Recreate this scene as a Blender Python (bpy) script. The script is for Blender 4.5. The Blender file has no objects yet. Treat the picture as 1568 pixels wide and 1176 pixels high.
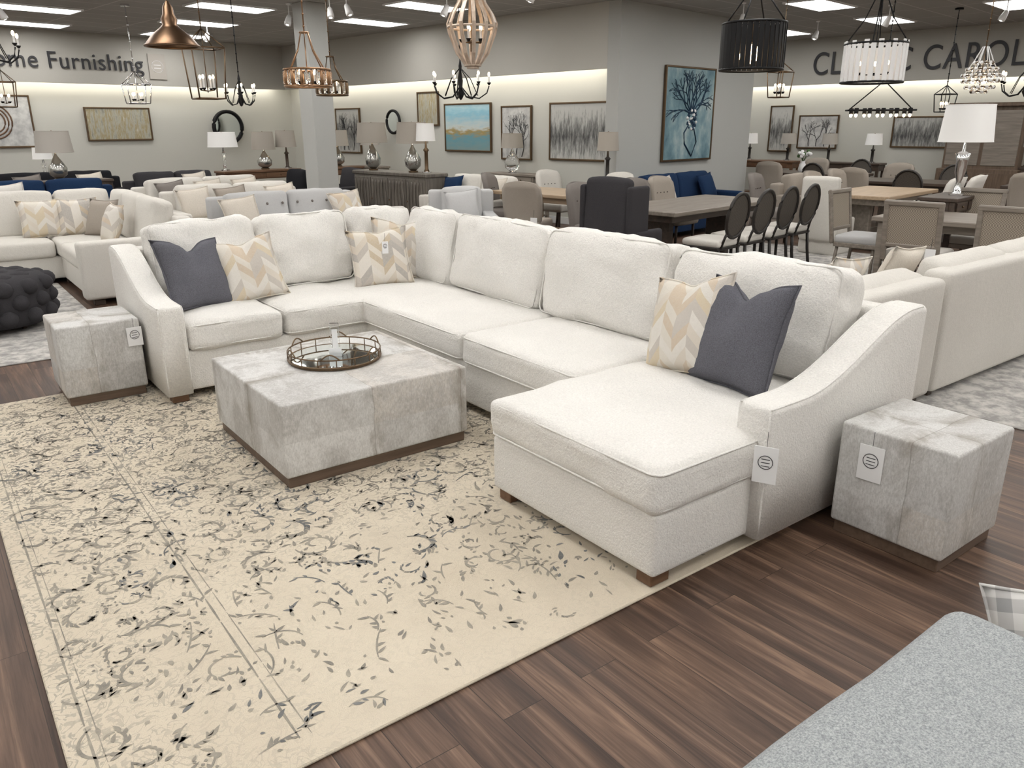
import bpy, math, random
from mathutils import Matrix, Vector, noise as mn
random.seed(7)
scn=bpy.context.scene
scn.view_settings.view_transform='Standard'
scn.view_settings.look='None'
H=3.45
BR=math.radians(7.85)     # the building grid is turned 7.85 deg from the sofa grid
def Bp(u,v):
    c,s=math.cos(BR),math.sin(BR); return (u*c-v*s,u*s+v*c)
def W(r,f):               # showroom survey frame -> world (metres)
    return (.604*f+.797*r,.797*f-.604*r)
# ---------------------------------------------------------------- materials
def mat(name,col,rough=.6,metal=0,emis=0,alpha=None,trans=0,spec=None):
    m=bpy.data.materials.new(name); m.use_nodes=True
    b=m.node_tree.nodes['Principled BSDF']
    b.inputs['Base Color'].default_value=(*col,1); b.inputs['Roughness'].default_value=rough
    b.inputs['Metallic'].default_value=metal
    if emis: b.inputs['Emission Color'].default_value=(*col,1); b.inputs['Emission Strength'].default_value=emis
    if trans: b.inputs['Transmission Weight'].default_value=trans
    if spec is not None: b.inputs['Specular IOR Level'].default_value=spec
    return m
class N:
    def __init__(s,m): s.m=m; s.t=m.node_tree; s.b=s.t.nodes['Principled BSDF']; s.tc=s.t.nodes.new('ShaderNodeTexCoord')
    def n(s,typ,**k):
        x=s.t.nodes.new(typ)
        for a,v in k.items():
            if a in x.inputs: 
                s.set(x.inputs[a],v)
            else: setattr(x,a,v)
        return x
    def set(s,inp,v):
        if isinstance(v,bpy.types.NodeSocket): s.t.links.new(v,inp)
        else: inp.default_value=v
    def link(s,a,b): s.t.links.new(a,b)
    def math(s,op,a,b=0,c=None):
        x=s.t.nodes.new('ShaderNodeMath'); x.operation=op
        s.set(x.inputs[0],a); s.set(x.inputs[1],b)
        if c is not None: s.set(x.inputs[2],c)
        return x.outputs[0]
    def mix(s,f,a,b,mode='MIX'):
        x=s.t.nodes.new('ShaderNodeMix'); x.data_type='RGBA'; x.blend_type=mode
        s.set(x.inputs[0],f)
        for i,v in ((6,a),(7,b)):
            if isinstance(v,tuple) and len(v)==3: v=(*v,1)
            s.set(x.inputs[i],v)
        return x.outputs[2]
    def mapping(s,scale=(1,1,1),rot=(0,0,0),loc=(0,0,0)):
        x=s.t.nodes.new('ShaderNodeMapping'); s.link(s.tc.outputs['Object'],x.inputs[0])
        x.inputs['Scale'].default_value=scale; x.inputs['Rotation'].default_value=rot; x.inputs['Location'].default_value=loc
        return x.outputs[0]
    def noise(s,vec,scale,detail=3,rough=.5,dist=0):
        x=s.t.nodes.new('ShaderNodeTexNoise'); s.link(vec,x.inputs['Vector']); x.inputs['Scale'].default_value=scale
        x.inputs['Detail'].default_value=detail; x.inputs['Roughness'].default_value=rough; x.inputs['Distortion'].default_value=dist
        return x.outputs[0]
    def ramp(s,f,stops,interp='LINEAR'):
        x=s.t.nodes.new('ShaderNodeValToRGB'); s.link(f,x.inputs[0]); x.color_ramp.interpolation=interp
        e=x.color_ramp.elements
        while len(e)<len(stops): e.new(.5)
        for i,(p,c) in enumerate(stops):
            e[i].position=p; e[i].color=(*c,1)
        return x.outputs[0]
    def color(s,c): s.set(s.b.inputs['Base Color'],c)
    def bump(s,h,st=.3,d=.01):
        x=s.t.nodes.new('ShaderNodeBump'); x.inputs['Strength'].default_value=st; x.inputs['Distance'].default_value=d
        s.link(h,x.inputs['Height']); s.link(x.outputs[0],s.b.inputs['Normal'])
def fabric(name,c,var=.12,scale=260,bump=.25,big=3):
    m=mat(name,c,.92,spec=.15); k=N(m)
    v=k.mapping(); n1=k.noise(v,scale,3,.7); n2=k.noise(v,big,3); n3=k.noise(v,22,4,.6)
    d=tuple(x*(1-var) for x in c); l=tuple(min(1,x*(1+var)) for x in c)
    a=k.ramp(n1,[(.32,d),(.68,l)])
    k.color(k.mix(.25,a,k.ramp(n2,[(.3,d),(.7,l)])))
    k.bump(k.math('ADD',n1,k.math('MULTIPLY',n3,1.5)),bump,.007)
    return m
def wood(name,c1,c2,axis=0,rough=.45,sc=1):
    m=mat(name,c1,rough); k=N(m); s=[14*sc]*3; s[axis]=1.2*sc
    n=k.noise(k.mapping(tuple(s)),2,5,.6); k.color(k.ramp(n,[(.3,c1),(.7,c2)])); k.bump(n,.08,.003); return m
def plaster(name,c):
    m=mat(name,c,.85); k=N(m); n=k.noise(k.mapping(),60,3); k.bump(n,.06,.003); k.color(k.mix(n,tuple(x*.97 for x in c),tuple(x*1.03 for x in c))); return m
WHITE=fabric('ivory_upholstery',(.765,.745,.71),.11,120,.7)
WHITE2=fabric('cream_upholstery',(.64,.615,.57),.08,150,.4)
OAT=fabric('oatmeal_upholstery',(.50,.475,.44),.08,220,.3)
LGREY=fabric('light_grey_upholstery',(.50,.50,.50),.08,220,.3)
BEIGE=fabric('beige_linen',(.34,.30,.26),.1,220,.3)
TAUPE=fabric('taupe_linen',(.20,.18,.165),.1,220,.3)
SLATE=fabric('slate_wool',(.13,.13,.15),.38,230,.7)
CHAR=fabric('charcoal_fabric',(.045,.043,.047),.2,200,.3)
NAVY=fabric('navy_velvet',(.012,.03,.075),.15,120,.2)
BLACKF=fabric('black_leather',(.015,.015,.018),.1,60,.2)
BRASS=mat('aged_bronze',(.16,.11,.07),.4,1)
COPPER=mat('copper_metal',(.36,.22,.13),.35,1)
DBRONZE=mat('dark_antique_bronze',(.17,.105,.065),.38,1)
BLACK=mat('black_iron',(.012,.012,.013),.5,.6)
SILVER=mat('polished_nickel',(.75,.75,.76),.12,1)
GLASS=mat('clear_glass',(.95,.96,.97),.03,0,trans=1)
MERC=mat('mercury_glass',(.45,.45,.43),.18,.85)
MIRROR=mat('mirror_glass',(.75,.8,.8),.03,1)
BULB=mat('warm_bulb',(1,.72,.42),.5,emis=14)
BULBW=mat('white_spot_bulb',(1,.93,.82),.5,emis=8)
PANEL=mat('light_panel_diffuser',(1,.985,.955),.5,emis=11.2)
COVE=mat('cove_tube',(1,.95,.84),.5,emis=11)
SHW=mat('white_lampshade',(.80,.79,.77),.8,emis=.12); SHT=mat('taupe_lampshade',(.38,.345,.30),.85)
SHG=mat('grey_lampshade',(.45,.42,.38),.85)
CARD=mat('white_card',(.82,.82,.82),.6); INK=mat('black_ink',(.03,.03,.035),.5)
DKWOOD=wood('dark_wood',(.035,.024,.018),(.075,.05,.036),0)
MIDWOOD=wood('walnut_foot',(.10,.05,.025),(.17,.09,.05),0)
PLINTH=wood('plinth_wood',(.085,.055,.038),(.15,.10,.07),0)
GRWOOD=wood('weathered_wood',(.16,.135,.11),(.27,.235,.20),0)
LTWOOD=wood('oak_wood',(.32,.23,.15),(.45,.34,.23),0)
HUTW=wood('aged_pine',(.09,.06,.04),(.16,.11,.075),2)
WWOOD=wood('whitewashed_wood',(.40,.30,.22),(.62,.52,.43),2)
EBONY=wood('ebonised_wood',(.012,.010,.009),(.03,.024,.02),2)
def cane(name,a,c_):
    m=mat(name,a,.7); k=N(m)
    c=k.n('ShaderNodeTexChecker',Scale=90.0); k.link(k.mapping(),c.inputs['Vector']); c.inputs['Color1'].default_value=(*a,1); c.inputs['Color2'].default_value=(*c_,1); k.color(c.outputs[0]); return m
CANE=cane('woven_cane',(.36,.31,.25),(.2,.165,.13)); CANED=cane('dark_woven_cane',(.10,.085,.07),(.04,.033,.028))
# cow hide patchwork
HIDE=mat('grey_cowhide',(.5,.48,.45),.6,spec=.3); k=N(HIDE)
sp=k.n('ShaderNodeSeparateXYZ'); k.link(k.mapping(),sp.inputs[0])
def cell(o,per,off): return k.math('DIVIDE',k.math('ADD',o,off),per)
wob=k.math('MULTIPLY',k.math('SUBTRACT',k.noise(k.mapping(),9,1),.5),.02)
fx,fy=cell(k.math('ADD',sp.outputs[0],wob),.52,.045),cell(k.math('ADD',sp.outputs[1],wob),.52,.06)
fz=cell(sp.outputs[2],.36,.13)
cb=k.n('ShaderNodeCombineXYZ'); 
for i,f in enumerate((fx,fy,fz)): k.link(k.math('FLOOR',f),cb.inputs[i])
oi=k.n('ShaderNodeObjectInfo'); ad=k.n('ShaderNodeVectorMath'); ad.operation='ADD'; k.link(cb.outputs[0],ad.inputs[0]); k.link(oi.outputs['Location'],ad.inputs[1])
wn=k.n('ShaderNodeTexWhiteNoise'); wn.noise_dimensions='3D'; k.link(ad.outputs[0],wn.inputs['Vector'])
hv=k.mapping((1,1,.6)); n1=k.noise(hv,4.4,6,.66,.9); n2=k.noise(k.mapping((1,1,.22)),190,2); n3=k.noise(hv,60,5,.8); n4=k.noise(hv,130,3,.7)
base=k.ramp(wn.outputs[0],[(0,(.53,.52,.50)),(.3,(.65,.64,.62)),(.55,(.57,.53,.48)),(.8,(.61,.605,.585))],'CONSTANT')
base=k.mix(k.math('MULTIPLY',k.ramp(n1,[(.45,(0,0,0)),(.58,(1,1,1))]),.62),base,(.33,.31,.285))
base=k.mix(k.math('MULTIPLY',k.ramp(n3,[(.45,(0,0,0)),(.6,(1,1,1))]),.38),base,(.74,.73,.71))
base=k.mix(k.math('MULTIPLY',k.ramp(n4,[(.45,(0,0,0)),(.6,(1,1,1))]),.32),base,(.31,.30,.285))
base=k.mix(.15,base,k.ramp(n2,[(.3,(.25,.25,.25)),(.7,(.85,.85,.85))]))
seam=None;halo=None
for f in (fx,fy):
    d=k.math('ABSOLUTE',k.math('SUBTRACT',k.math('FRACT',f),.5)); g=k.math('GREATER_THAN',d,.4962); h_=k.math('MULTIPLY',k.math('SUBTRACT',k.math('MAXIMUM',d,.38),.38),7)
    seam=g if seam is None else k.math('MAXIMUM',seam,g); halo=h_ if halo is None else k.math('MAXIMUM',halo,h_)
base=k.mix(k.math('MULTIPLY',halo,k.ramp(n1,[(.4,(0,0,0)),(.6,(1,1,1))])),base,(.27,.24,.20))
base=k.mix(k.math('MULTIPLY',seam,.42),base,(.18,.16,.14)); k.color(base); k.bump(k.math('ADD',n2,n4),.4,.004)
# chevron pillow
def chevron(name,cols):
    m=mat(name,cols[0],.9,spec=.2); k=N(m); sp=k.n('ShaderNodeSeparateXYZ'); k.link(k.mapping(),sp.inputs[0])
    x,z=sp.outputs[0],sp.outputs[2]
    tri=k.math('ABSOLUTE',k.math('SUBTRACT',k.math('FRACT',k.math('MULTIPLY',x,5.6)),.5))
    s=k.math('ADD',k.math('MULTIPLY',z,17),k.math('MULTIPLY',tri,3.0))
    col=k.math('FLOOR',k.math('MULTIPLY',x,11.2))
    cb=k.n('ShaderNodeCombineXYZ'); k.link(k.math('FLOOR',s),cb.inputs[0]); k.link(col,cb.inputs[1])
    wn=k.n('ShaderNodeTexWhiteNoise'); wn.noise_dimensions='3D'; k.link(cb.outputs[0],wn.inputs['Vector'])
    st=[(i/len(cols),c) for i,c in enumerate(cols)]
    k.color(k.mix(k.math('MULTIPLY',k.noise(k.mapping(),70,3),.6),k.ramp(wn.outputs[0],st,'CONSTANT'),(.6,.56,.5)))
    k.bump(k.noise(k.mapping(),200,2),.4,.004); return m
CHEV=chevron('chevron_weave',[(.68,.63,.55),(.50,.40,.27),(.70,.66,.6),(.38,.355,.33),(.62,.55,.46),(.46,.42,.38)])
CHEVG=chevron('chevron_weave_soft',[(.66,.62,.55),(.56,.45,.33),(.7,.67,.62),(.50,.46,.42),(.64,.58,.5),(.60,.50,.34)])
CREAMP=fabric('cream_pillow',(.62,.57,.50),.12,150,.4)
PLAID=mat('plaid_weave',(.6,.6,.6),.9); k=N(PLAID); sp=k.n('ShaderNodeSeparateXYZ'); k.link(k.mapping(),sp.inputs[0])
a_=k.math('LESS_THAN',k.math('FRACT',k.math('MULTIPLY',sp.outputs[0],12)),.45); c_=k.math('LESS_THAN',k.math('FRACT',k.math('MULTIPLY',sp.outputs[2],12)),.45)
k.color(k.ramp(k.math('MULTIPLY',k.math('ADD',a_,c_),.5),[(0,(.60,.59,.57)),(.5,(.45,.44,.43)),(1,(.28,.28,.28))]))
# heathered grey boucle
BOUC=mat('heathered_grey_boucle',(.3,.32,.33),.95,spec=.15); k=N(BOUC)
n1=k.noise(k.mapping(),230,4,.75); n2=k.noise(k.mapping((1,1,1),(0,0,.6)),80,4,.7)
k.color(k.mix(.35,k.ramp(n1,[(.38,(.17,.185,.195)),(.62,(.52,.54,.54))]),k.ramp(n2,[(.35,(.22,.24,.25)),(.65,(.46,.48,.48))]))); k.bump(n1,.5,.004)
# floor planks
FLOOR=mat('walnut_plank_floor',(.1,.06,.04),.42,spec=.35); k=N(FLOOR)
mp=k.mapping(rot=(0,0,math.pi/2)); 
def brick(c1,c2,mc,bias=0):
    b=k.n('ShaderNodeTexBrick'); k.link(mp,b.inputs['Vector']); b.inputs['Color1'].default_value=(*c1,1); b.inputs['Color2'].default_value=(*c2,1)
    b.inputs['Mortar'].default_value=(*mc,1); b.inputs['Scale'].default_value=1; b.inputs['Mortar Size'].default_value=.0014; b.inputs['Mortar Smooth'].default_value=.2
    b.inputs['Brick Width'].default_value=1.22; b.inputs['Row Height'].default_value=.152; b.inputs['Bias'].default_value=bias; b.offset=.37; b.offset_frequency=2
    return b
bk=brick((0,0,0),(1,1,1),(.5,.5,.5))
sh=k.n('ShaderNodeVectorMath'); sh.operation='ADD'; k.link(k.mapping((13,.7,1)),sh.inputs[0])
sc=k.n('ShaderNodeVectorMath'); sc.operation='SCALE'; k.link(bk.outputs[0],sc.inputs[0]); sc.inputs['Scale'].default_value=23
k.link(sc.outputs[0],sh.inputs[1])
g1=k.noise(sh.outputs[0],1.15,5,.58,1.0)
sh2=k.n('ShaderNodeVectorMath'); sh2.operation='ADD'; k.link(k.mapping((80,2.4,1)),sh2.inputs[0]); k.link(sc.outputs[0],sh2.inputs[1])
g2=k.noise(sh2.outputs[0],1.5,5,.65)
tone=k.mix(bk.outputs[0],(.050,.027,.018),(.165,.100,.068))
gr=k.ramp(g1,[(.32,(.022,.012,.009)),(.46,(.080,.047,.033)),(.56,(.155,.094,.064)),(.66,(.30,.19,.13)),(.75,(.19,.115,.078))])
cc=k.mix(.64,tone,gr); cc=k.mix(k.math('MULTIPLY',k.ramp(g2,[(.42,(0,0,0)),(.7,(1,1,1))]),.5),cc,(.024,.014,.010))
cc=k.mix(k.math('MULTIPLY',bk.outputs['Fac'],.8),cc,(.012,.008,.006)); k.color(cc); k.bump(g2,.06,.002)
k.set(k.b.inputs['Roughness'],k.math('ADD',k.math('MULTIPLY',g1,.2),.34))
# rug : cream pile with a worn, faded under-pattern
RUG=mat('wool_rug_cream',(.6,.5,.37),.95,spec=.1); k=N(RUG)
n1=k.noise(k.mapping(),320,2); n2=k.noise(k.mapping(),1.6,4,.6)
base=k.mix(.3,k.ramp(n2,[(.3,(.54,.47,.37)),(.7,(.64,.57,.46))]),k.ramp(n1,[(.3,(.48,.42,.33)),(.7,(.68,.605,.49))]))
sp=k.n('ShaderNodeSeparateXYZ'); k.link(k.mapping(),sp.inputs[0])
pat=k.noise(k.mapping(),14,1,.4,1.8); ln=k.math('ABSOLUTE',k.math('SUBTRACT',pat,.5)); line=k.ramp(ln,[(.014,(1,1,1)),(.030,(0,0,0))])
pat2=k.noise(k.mapping(loc=(3,7,0)),22,1,.4,2.4); blob=k.ramp(pat2,[(.585,(0,0,0)),(.615,(1,1,1))])
ymask=k.math('MULTIPLY',k.math('SUBTRACT',sp.outputs[1],2.2),.6); xm=k.math('MULTIPLY',k.math('SUBTRACT',.9,sp.outputs[0]),.8)
ymask=k.math('MINIMUM',k.math('MAXIMUM',k.math('MAXIMUM',ymask,xm),.10),1)
wear=k.ramp(k.noise(k.mapping(),3.2,4,.7),[(.4,(0,0,0)),(.58,(1,1,1))])
fac=k.math('MULTIPLY',k.math('MULTIPLY',k.math('MAXIMUM',line,k.math('MULTIPLY',blob,.9)),ymask),k.math('ADD',k.math('MULTIPLY',wear,.55),.42))
k.color(k.mix(fac,base,(.25,.235,.205))); k.bump(n1,.5,.004)
def yarn(name,a,b):
    m=mat(name,a,.95,spec=.1); k=N(m); n1=k.noise(k.mapping(),9,4,.7); n2=k.noise(k.mapping(),300,2)
    k.color(k.mix(.2,k.ramp(n1,[(.35,a),(.65,b)]),k.ramp(n2,[(.3,a),(.7,b)]))); return m
YARN=yarn('rug_motif_grey',(.19,.178,.158),(.37,.335,.275)); YARN2=yarn('rug_motif_slate',(.115,.117,.117),(.22,.217,.208))
RUG2=mat('pale_rug',(.42,.40,.37),.95); k=N(RUG2); k.color(k.ramp(k.noise(k.mapping(),9,5,.7),[(.4,(.27,.26,.25)),(.6,(.52,.50,.47))]))
WALL=plaster('header_paint',(.48,.465,.425)); WALLL=plaster('recess_wall_paint',(.56,.555,.51)); WALLB=plaster('grey_wall_paint',(.43,.435,.42))
CEIL=mat('ceiling_tile',(.30,.29,.275),.9); k=N(CEIL)
b=k.n('ShaderNodeTexBrick'); k.link(k.mapping(),b.inputs['Vector']); b.offset=0
for nm,v in (('Color1',(.36,.35,.335,1)),('Color2',(.38,.37,.355,1)),('Mortar',(.54,.53,.51,1))): b.inputs[nm].default_value=v
b.inputs['Scale'].default_value=1; b.inputs['Brick Width'].default_value=1.22; b.inputs['Row Height'].default_value=.61; b.inputs['Mortar Size'].default_value=.014
k.color(b.outputs[0])
# ---------------------------------------------------------------- mesh builder
class M:
    def __init__(s): s.v=[];s.f=[];s.m=[];s.s=[];s.mats=[];s.T=Matrix()
    def mi(s,m):
        if m not in s.mats: s.mats.append(m)
        return s.mats.index(m)
    def add(s,vs,fs,m,smooth=True,T=None):
        o=len(s.v); A=s.T@T if T is not None else s.T
        for p in vs: s.v.append(A@Vector(p))
        i=s.mi(m)
        for f in fs: s.f.append([a+o for a in f]); s.m.append(i); s.s.append(smooth)
    def box(s,c,sz,m,b=.006,T=None,taper=1):
        hx,hy,hz=[x/2 for x in sz]; b=min(b,hx*.9,hy*.9,hz*.9)
        vs=[];fs=[]
        def ring(z,dx,ch,k=1): 
            X,Y=(hx-dx)*k,(hy-dx)*k
            return [(X-ch,Y,z),(X,Y-ch,z),(X,-Y+ch,z),(X-ch,-Y,z),(-X+ch,-Y,z),(-X,-Y+ch,z),(-X,Y-ch,z),(-X+ch,Y,z)]
        rs=[ring(-hz,b,b*.3,taper),ring(-hz+b,0,b,taper),ring(hz-b,0,b),ring(hz,b,b*.3)]
        for r in rs: vs+=[(c[0]+x,c[1]+y,c[2]+z) for x,y,z in r]
        fs.append(list(range(8))); fs.append(list(range(31,23,-1)))
        for j in range(3):
            for i in range(8):
                a=j*8+i;bb=j*8+(i+1)%8; fs.append([bb,a,a+8,bb+8])
        s.add(vs,fs,m,False,T)
    def rbox(s,c,sz,r,m,n=5,crown=(0,0,0),nz=0,T=None):
        h=[x/2 for x in sz]; r=min(r,min(h)*.98); d={};vs=[];fs=[]
        ax=[]
        for q in h:
            e=[-q,-q+.22*r,-q+.55*r,-q+r]; iv=[(-q+r)+(2*(q-r))*i/n for i in range(1,n)]
            ax.append(e+iv+[-x for x in e[::-1]])
        sd=random.random()*50
        def vid(p):
            key=tuple(round(x,5) for x in p)
            if key in d: return d[key]
            q=[max(-(h[i]-r),min(h[i]-r,p[i])) for i in range(3)]
            dr=Vector([p[i]-q[i] for i in range(3)])
            o=Vector(q)+dr.normalized()*r
            a=[o[i]/h[i] for i in range(3)]; w=o.copy()
            for i in range(3):
                if crown[i]:
                    j,l=[(1,2),(0,2),(0,1)][i]
                    w[i]+=a[i]*crown[i]*max(0,1-a[j]**2)*max(0,1-a[l]**2)**.8
            if nz:
                w+=nz*Vector((mn.noise(o*6+Vector((sd,0,0))),mn.noise(o*6+Vector((0,sd,0))),mn.noise(o*5+Vector((0,0,sd)))))
                w+=nz*.5*Vector((mn.noise(o*15+Vector((sd,2,0))),mn.noise(o*15+Vector((2,sd,0))),mn.noise(o*13+Vector((2,0,sd)))))
            d[key]=len(vs); vs.append((w[0]+c[0],w[1]+c[1],w[2]+c[2])); return d[key]
        for i in range(3):
            j,l=(i+1)%3,(i+2)%3
            for sg in (-1,1):
                for a in range(len(ax[j])-1):
                    for b in range(len(ax[l])-1):
                        q=[]
                        for (da,db) in ((0,0),(1,0),(1,1),(0,1)):
                            p=[0,0,0]; p[i]=sg*h[i]; p[j]=ax[j][a+da]; p[l]=ax[l][b+db]; q.append(vid(p))
                        fs.append(q if sg>0 else q[::-1])
        s.add(vs,fs,m,True,T)
    def lathe(s,prof,m,n=20,c=(0,0,0),T=None,cap=True,smooth=True):
        vs=[];fs=[]
        for (r,z) in prof:
            for i in range(n):
                a=2*math.pi*i/n; vs.append((c[0]+r*math.cos(a),c[1]+r*math.sin(a),c[2]+z))
        for j in range(len(prof)-1):
            for i in range(n): fs.append([j*n+i,j*n+(i+1)%n,(j+1)*n+(i+1)%n,(j+1)*n+i])
        if cap:
            fs.append(list(range(n))[::-1]); fs.append([(len(prof)-1)*n+i for i in range(n)])
        s.add(vs,fs,m,smooth,T)
    def cyl(s,c,r,h,m,n=16,T=None,r2=None):
        r2=r if r2 is None else r2; b=min(r,r2,h)*.08
        s.lathe([(r-b,0),(r,b),(r2,h-b),(r2-b,h)],m,n,c,T,smooth=False)
    def sph(s,c,r,m,n=12,sz=1,T=None):
        k=7; s.lathe([(max(1e-4,r*math.sin(math.pi*i/k)),-r*sz*math.cos(math.pi*i/k)) for i in range(k+1)],m,n,c,T)
    def tube(s,pts,r,m,n=6,closed=False,T=None):
        pts=[Vector(p) for p in pts]; vs=[];fs=[];L=len(pts)
        for i,p in enumerate(pts):
            a=pts[(i-1)%L] if (closed or i>0) else p; b=pts[(i+1)%L] if (closed or i<L-1) else p
            t=(b-a).normalized(); ref=Vector((0,0,1)) if abs(t.z)<.95 else Vector((1,0,0))
            x=t.cross(ref).normalized(); y=t.cross(x)
            for j in range(n):
                w=2*math.pi*j/n; q=p+x*r*math.cos(w)+y*r*math.sin(w); vs.append(tuple(q))
        for i in range(L if closed else L-1):
            for j in range(n):
                A=i*n+j;B=i*n+(j+1)%n; C=((i+1)%L)*n+(j+1)%n; D=((i+1)%L)*n+j; fs.append([A,D,C,B])
        if not closed: fs.append(list(range(n))); fs.append([(L-1)*n+j for j in range(n)][::-1])
        s.add(vs,fs,m,True,T)
    def ring(s,c,R,r,m,n=28,T=None,sy=1,axis='z'):
        P=[]
        for i in range(n):
            a=2*math.pi*i/n; x,y=R*math.cos(a),R*sy*math.sin(a)
            P.append((c[0]+x,c[1]+y,c[2]) if axis=='z' else (c[0]+x,c[1],c[2]+y))
        s.tube(P,r,m,6,True,T)
    def loft(s,rings,m,T=None,smooth=True):
        n=len(rings[0]);vs=[p for r in rings for p in r];fs=[]
        for j in range(len(rings)-1):
            for i in range(n): fs.append([j*n+i,j*n+(i+1)%n,(j+1)*n+(i+1)%n,(j+1)*n+i])
        fs.append(list(range(n))[::-1]); fs.append([(len(rings)-1)*n+i for i in range(n)])
        s.add(vs,fs,m,smooth,T)
    def pillow(s,w,h,t,m,T=None,n=16,pipe=None,chop=0):
        vs=[];fs=[];d={};sd=random.random()*30
        def P(i,j,sg):
            u=-1+2*i/n; v=-1+2*j/n
            ed=(i in(0,n) or j in(0,n)); key=(i,j,0 if ed else sg)
            if key in d: return d[key]
            x=u*w/2*(1-.10*(1-v*v)*abs(u)); z=v*h/2*(1-.10*(1-u*u)*abs(v))
            if v>0: z-=chop*math.exp(-(u/.33)**2)*v*v; x*=1-chop*.5*v*v*(1-abs(u))
            y=sg*t/2*((1-u**2)*(1-v**2))**.42 if not ed else 0
            if chop: y*=1-.55*math.exp(-(u/.22)**2)*max(0,v)
            y+=.012*mn.noise(Vector((x*7+sd,z*7,sg*3)))+.006*mn.noise(Vector((x*18+sd,z*18,sg*3)))
            d[key]=len(vs); vs.append((x,y,z)); return d[key]
        for sg in (-1,1):
            for i in range(n):
                for j in range(n):
                    q=[P(i,j,sg),P(i+1,j,sg),P(i+1,j+1,sg),P(i,j+1,sg)]; fs.append(q if sg<0 else q[::-1])
        s.add(vs,fs,m,True,T)
        per=[(i,0) for i in range(n)]+[(n,j) for j in range(n)]+[(n-i,n) for i in range(n)]+[(0,n-j) for j in range(n)]
        s.tube([vs[d[(i,j,0)]] for i,j in per],.0055,pipe or m,6,True,T)
    def done(s,name,loc=(0,0,0),rz=0,rot=None,origin=None):
        me=bpy.data.meshes.new(name); o=Vector(origin or (0,0,0))
        me.from_pydata([tuple(v-o) for v in s.v],[],s.f)
        for m in s.mats: me.materials.append(m)
        me.polygons.foreach_set('material_index',s.m); me.polygons.foreach_set('use_smooth',s.s); me.update()
        ob=bpy.data.objects.new(name,me); bpy.context.collection.objects.link(ob)
        ob.location=Vector(loc)+o if origin else loc
        ob.rotation_euler=rot if rot else (0,0,math.radians(rz)); return ob
def TR(x=0,y=0,z=0,rz=0,rx=0,ry=0):
    return Matrix.Translation((x,y,z))@Matrix.Rotation(math.radians(rz),4,'Z')@Matrix.Rotation(math.radians(ry),4,'Y')@Matrix.Rotation(math.radians(rx),4,'X')
# ---------------------------------------------------------------- room
def bwall(name,u0,u1,v0,v1,z0,z1,m):
    b=M(); cx,cy=Bp((u0+u1)/2,(v0+v1)/2); b.box((0,0,0),(u1-u0,v1-v0,z1-z0),m,.002)
    return b.done(name,(cx,cy,(z0+z1)/2),7.85)
fl=M(); fl.box((0,0,0),(44,44,.2),FLOOR,.001); fl.done('floor',(*W(2,8),-.1),0)
ce=bwall('ceiling',-6.4,18.8,-8.4,18.8,H,H+.15,CEIL)
bwall('wall_left',-6.2,10.9,18.3,18.5,0,H,WALLL); bwall('wall_left_header',-6.2,10.38,17.96,18.02,2.5,H,WALL)
bwall('wall_middle',10.66,10.86,8.2,18.3,0,H,WALLL); bwall('wall_middle_header',10.32,10.38,8.2,17.96,2.5,H,WALL)
bwall('wall_block',10.32,14.46,7.96,8.2,0,H,WALLB); bwall('wall_block_side',14.26,14.46,8.2,13,0,H,WALLB)
bwall('wall_right',18.2,18.4,-8.2,13,0,H,WALLL); bwall('wall_right_header',17.9,17.96,-8.2,13,2.5,H,WALL)
bwall('wall_far',14.46,18.2,13,13.2,0,H,WALLB)
bwall('wall_back',-6.4,-6.2,-8.2,18.5,0,H,WALLL); bwall('wall_side',-6.4,18.4,-8.4,-8.2,0,H,WALLL)
for nm,a in (('baseboard_left',(-6.2,10.66,18.27,18.3)),('baseboard_middle',(10.63,10.66,8.2,18.27)),('baseboard_block',(10.32,14.46,7.935,7.96)),('baseboard_right',(18.17,18.2,-8,13))):
    bwall(nm,*a,0,.12,CARD)
cv=M()
for u0,u1,v0,v1 in ((-5,10.2,18.08,18.14),(10.44,10.5,8.4,17.8),(18.02,18.08,-7,12.8)):
    cv.add([( *Bp(a,b),z) for z in (2.54,2.59) for a,b in ((u0,v0),(u1,v0),(u1,v1),(u0,v1))],[[3,2,1,0],[4,5,6,7],[0,1,5,4],[1,2,6,5],[2,3,7,6],[3,0,4,7]],COVE,False)
cv.done('cove_light_tubes')
# recessed ceiling light panels
cp=M()
for n in range(-9,10):
    for m_ in range(-10,12):
        r=-1.3+3.08*n-1.2*m_; f=13.5+1.9*m_
        u,v=(r+f)*.7071,(f-r)*.7071
        if not(-5.5<u<17.3 and -7.5<v<17.3) or (u>9.6 and v>7.3 and u<14.9) or (v>12.3 and u>14): continue
        T=Matrix.Translation((*Bp(u,v),H-.012))@Matrix.Rotation(BR,4,'Z')
        cp.box((0,0,0),(1.2,.6,.02),PANEL,.002,T)
        for a,b,sx,sy in ((0,.31,1.26,.03),(0,-.31,1.26,.03),(.615,0,.03,.6),(-.615,0,.03,.6)): cp.box((a,b,-.003),(sx,sy,.026),CARD,.002,T)
cp.done('ceiling_light_panels')
# column
col=M(); col.box((0,0,H/2),(.38,.38,H),WALLB,.01); col.box((0,0,.06),(.41,.41,.12),CARD,.005); col.done('column',(*W(-3.08,13.2),0),7.85)
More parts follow.
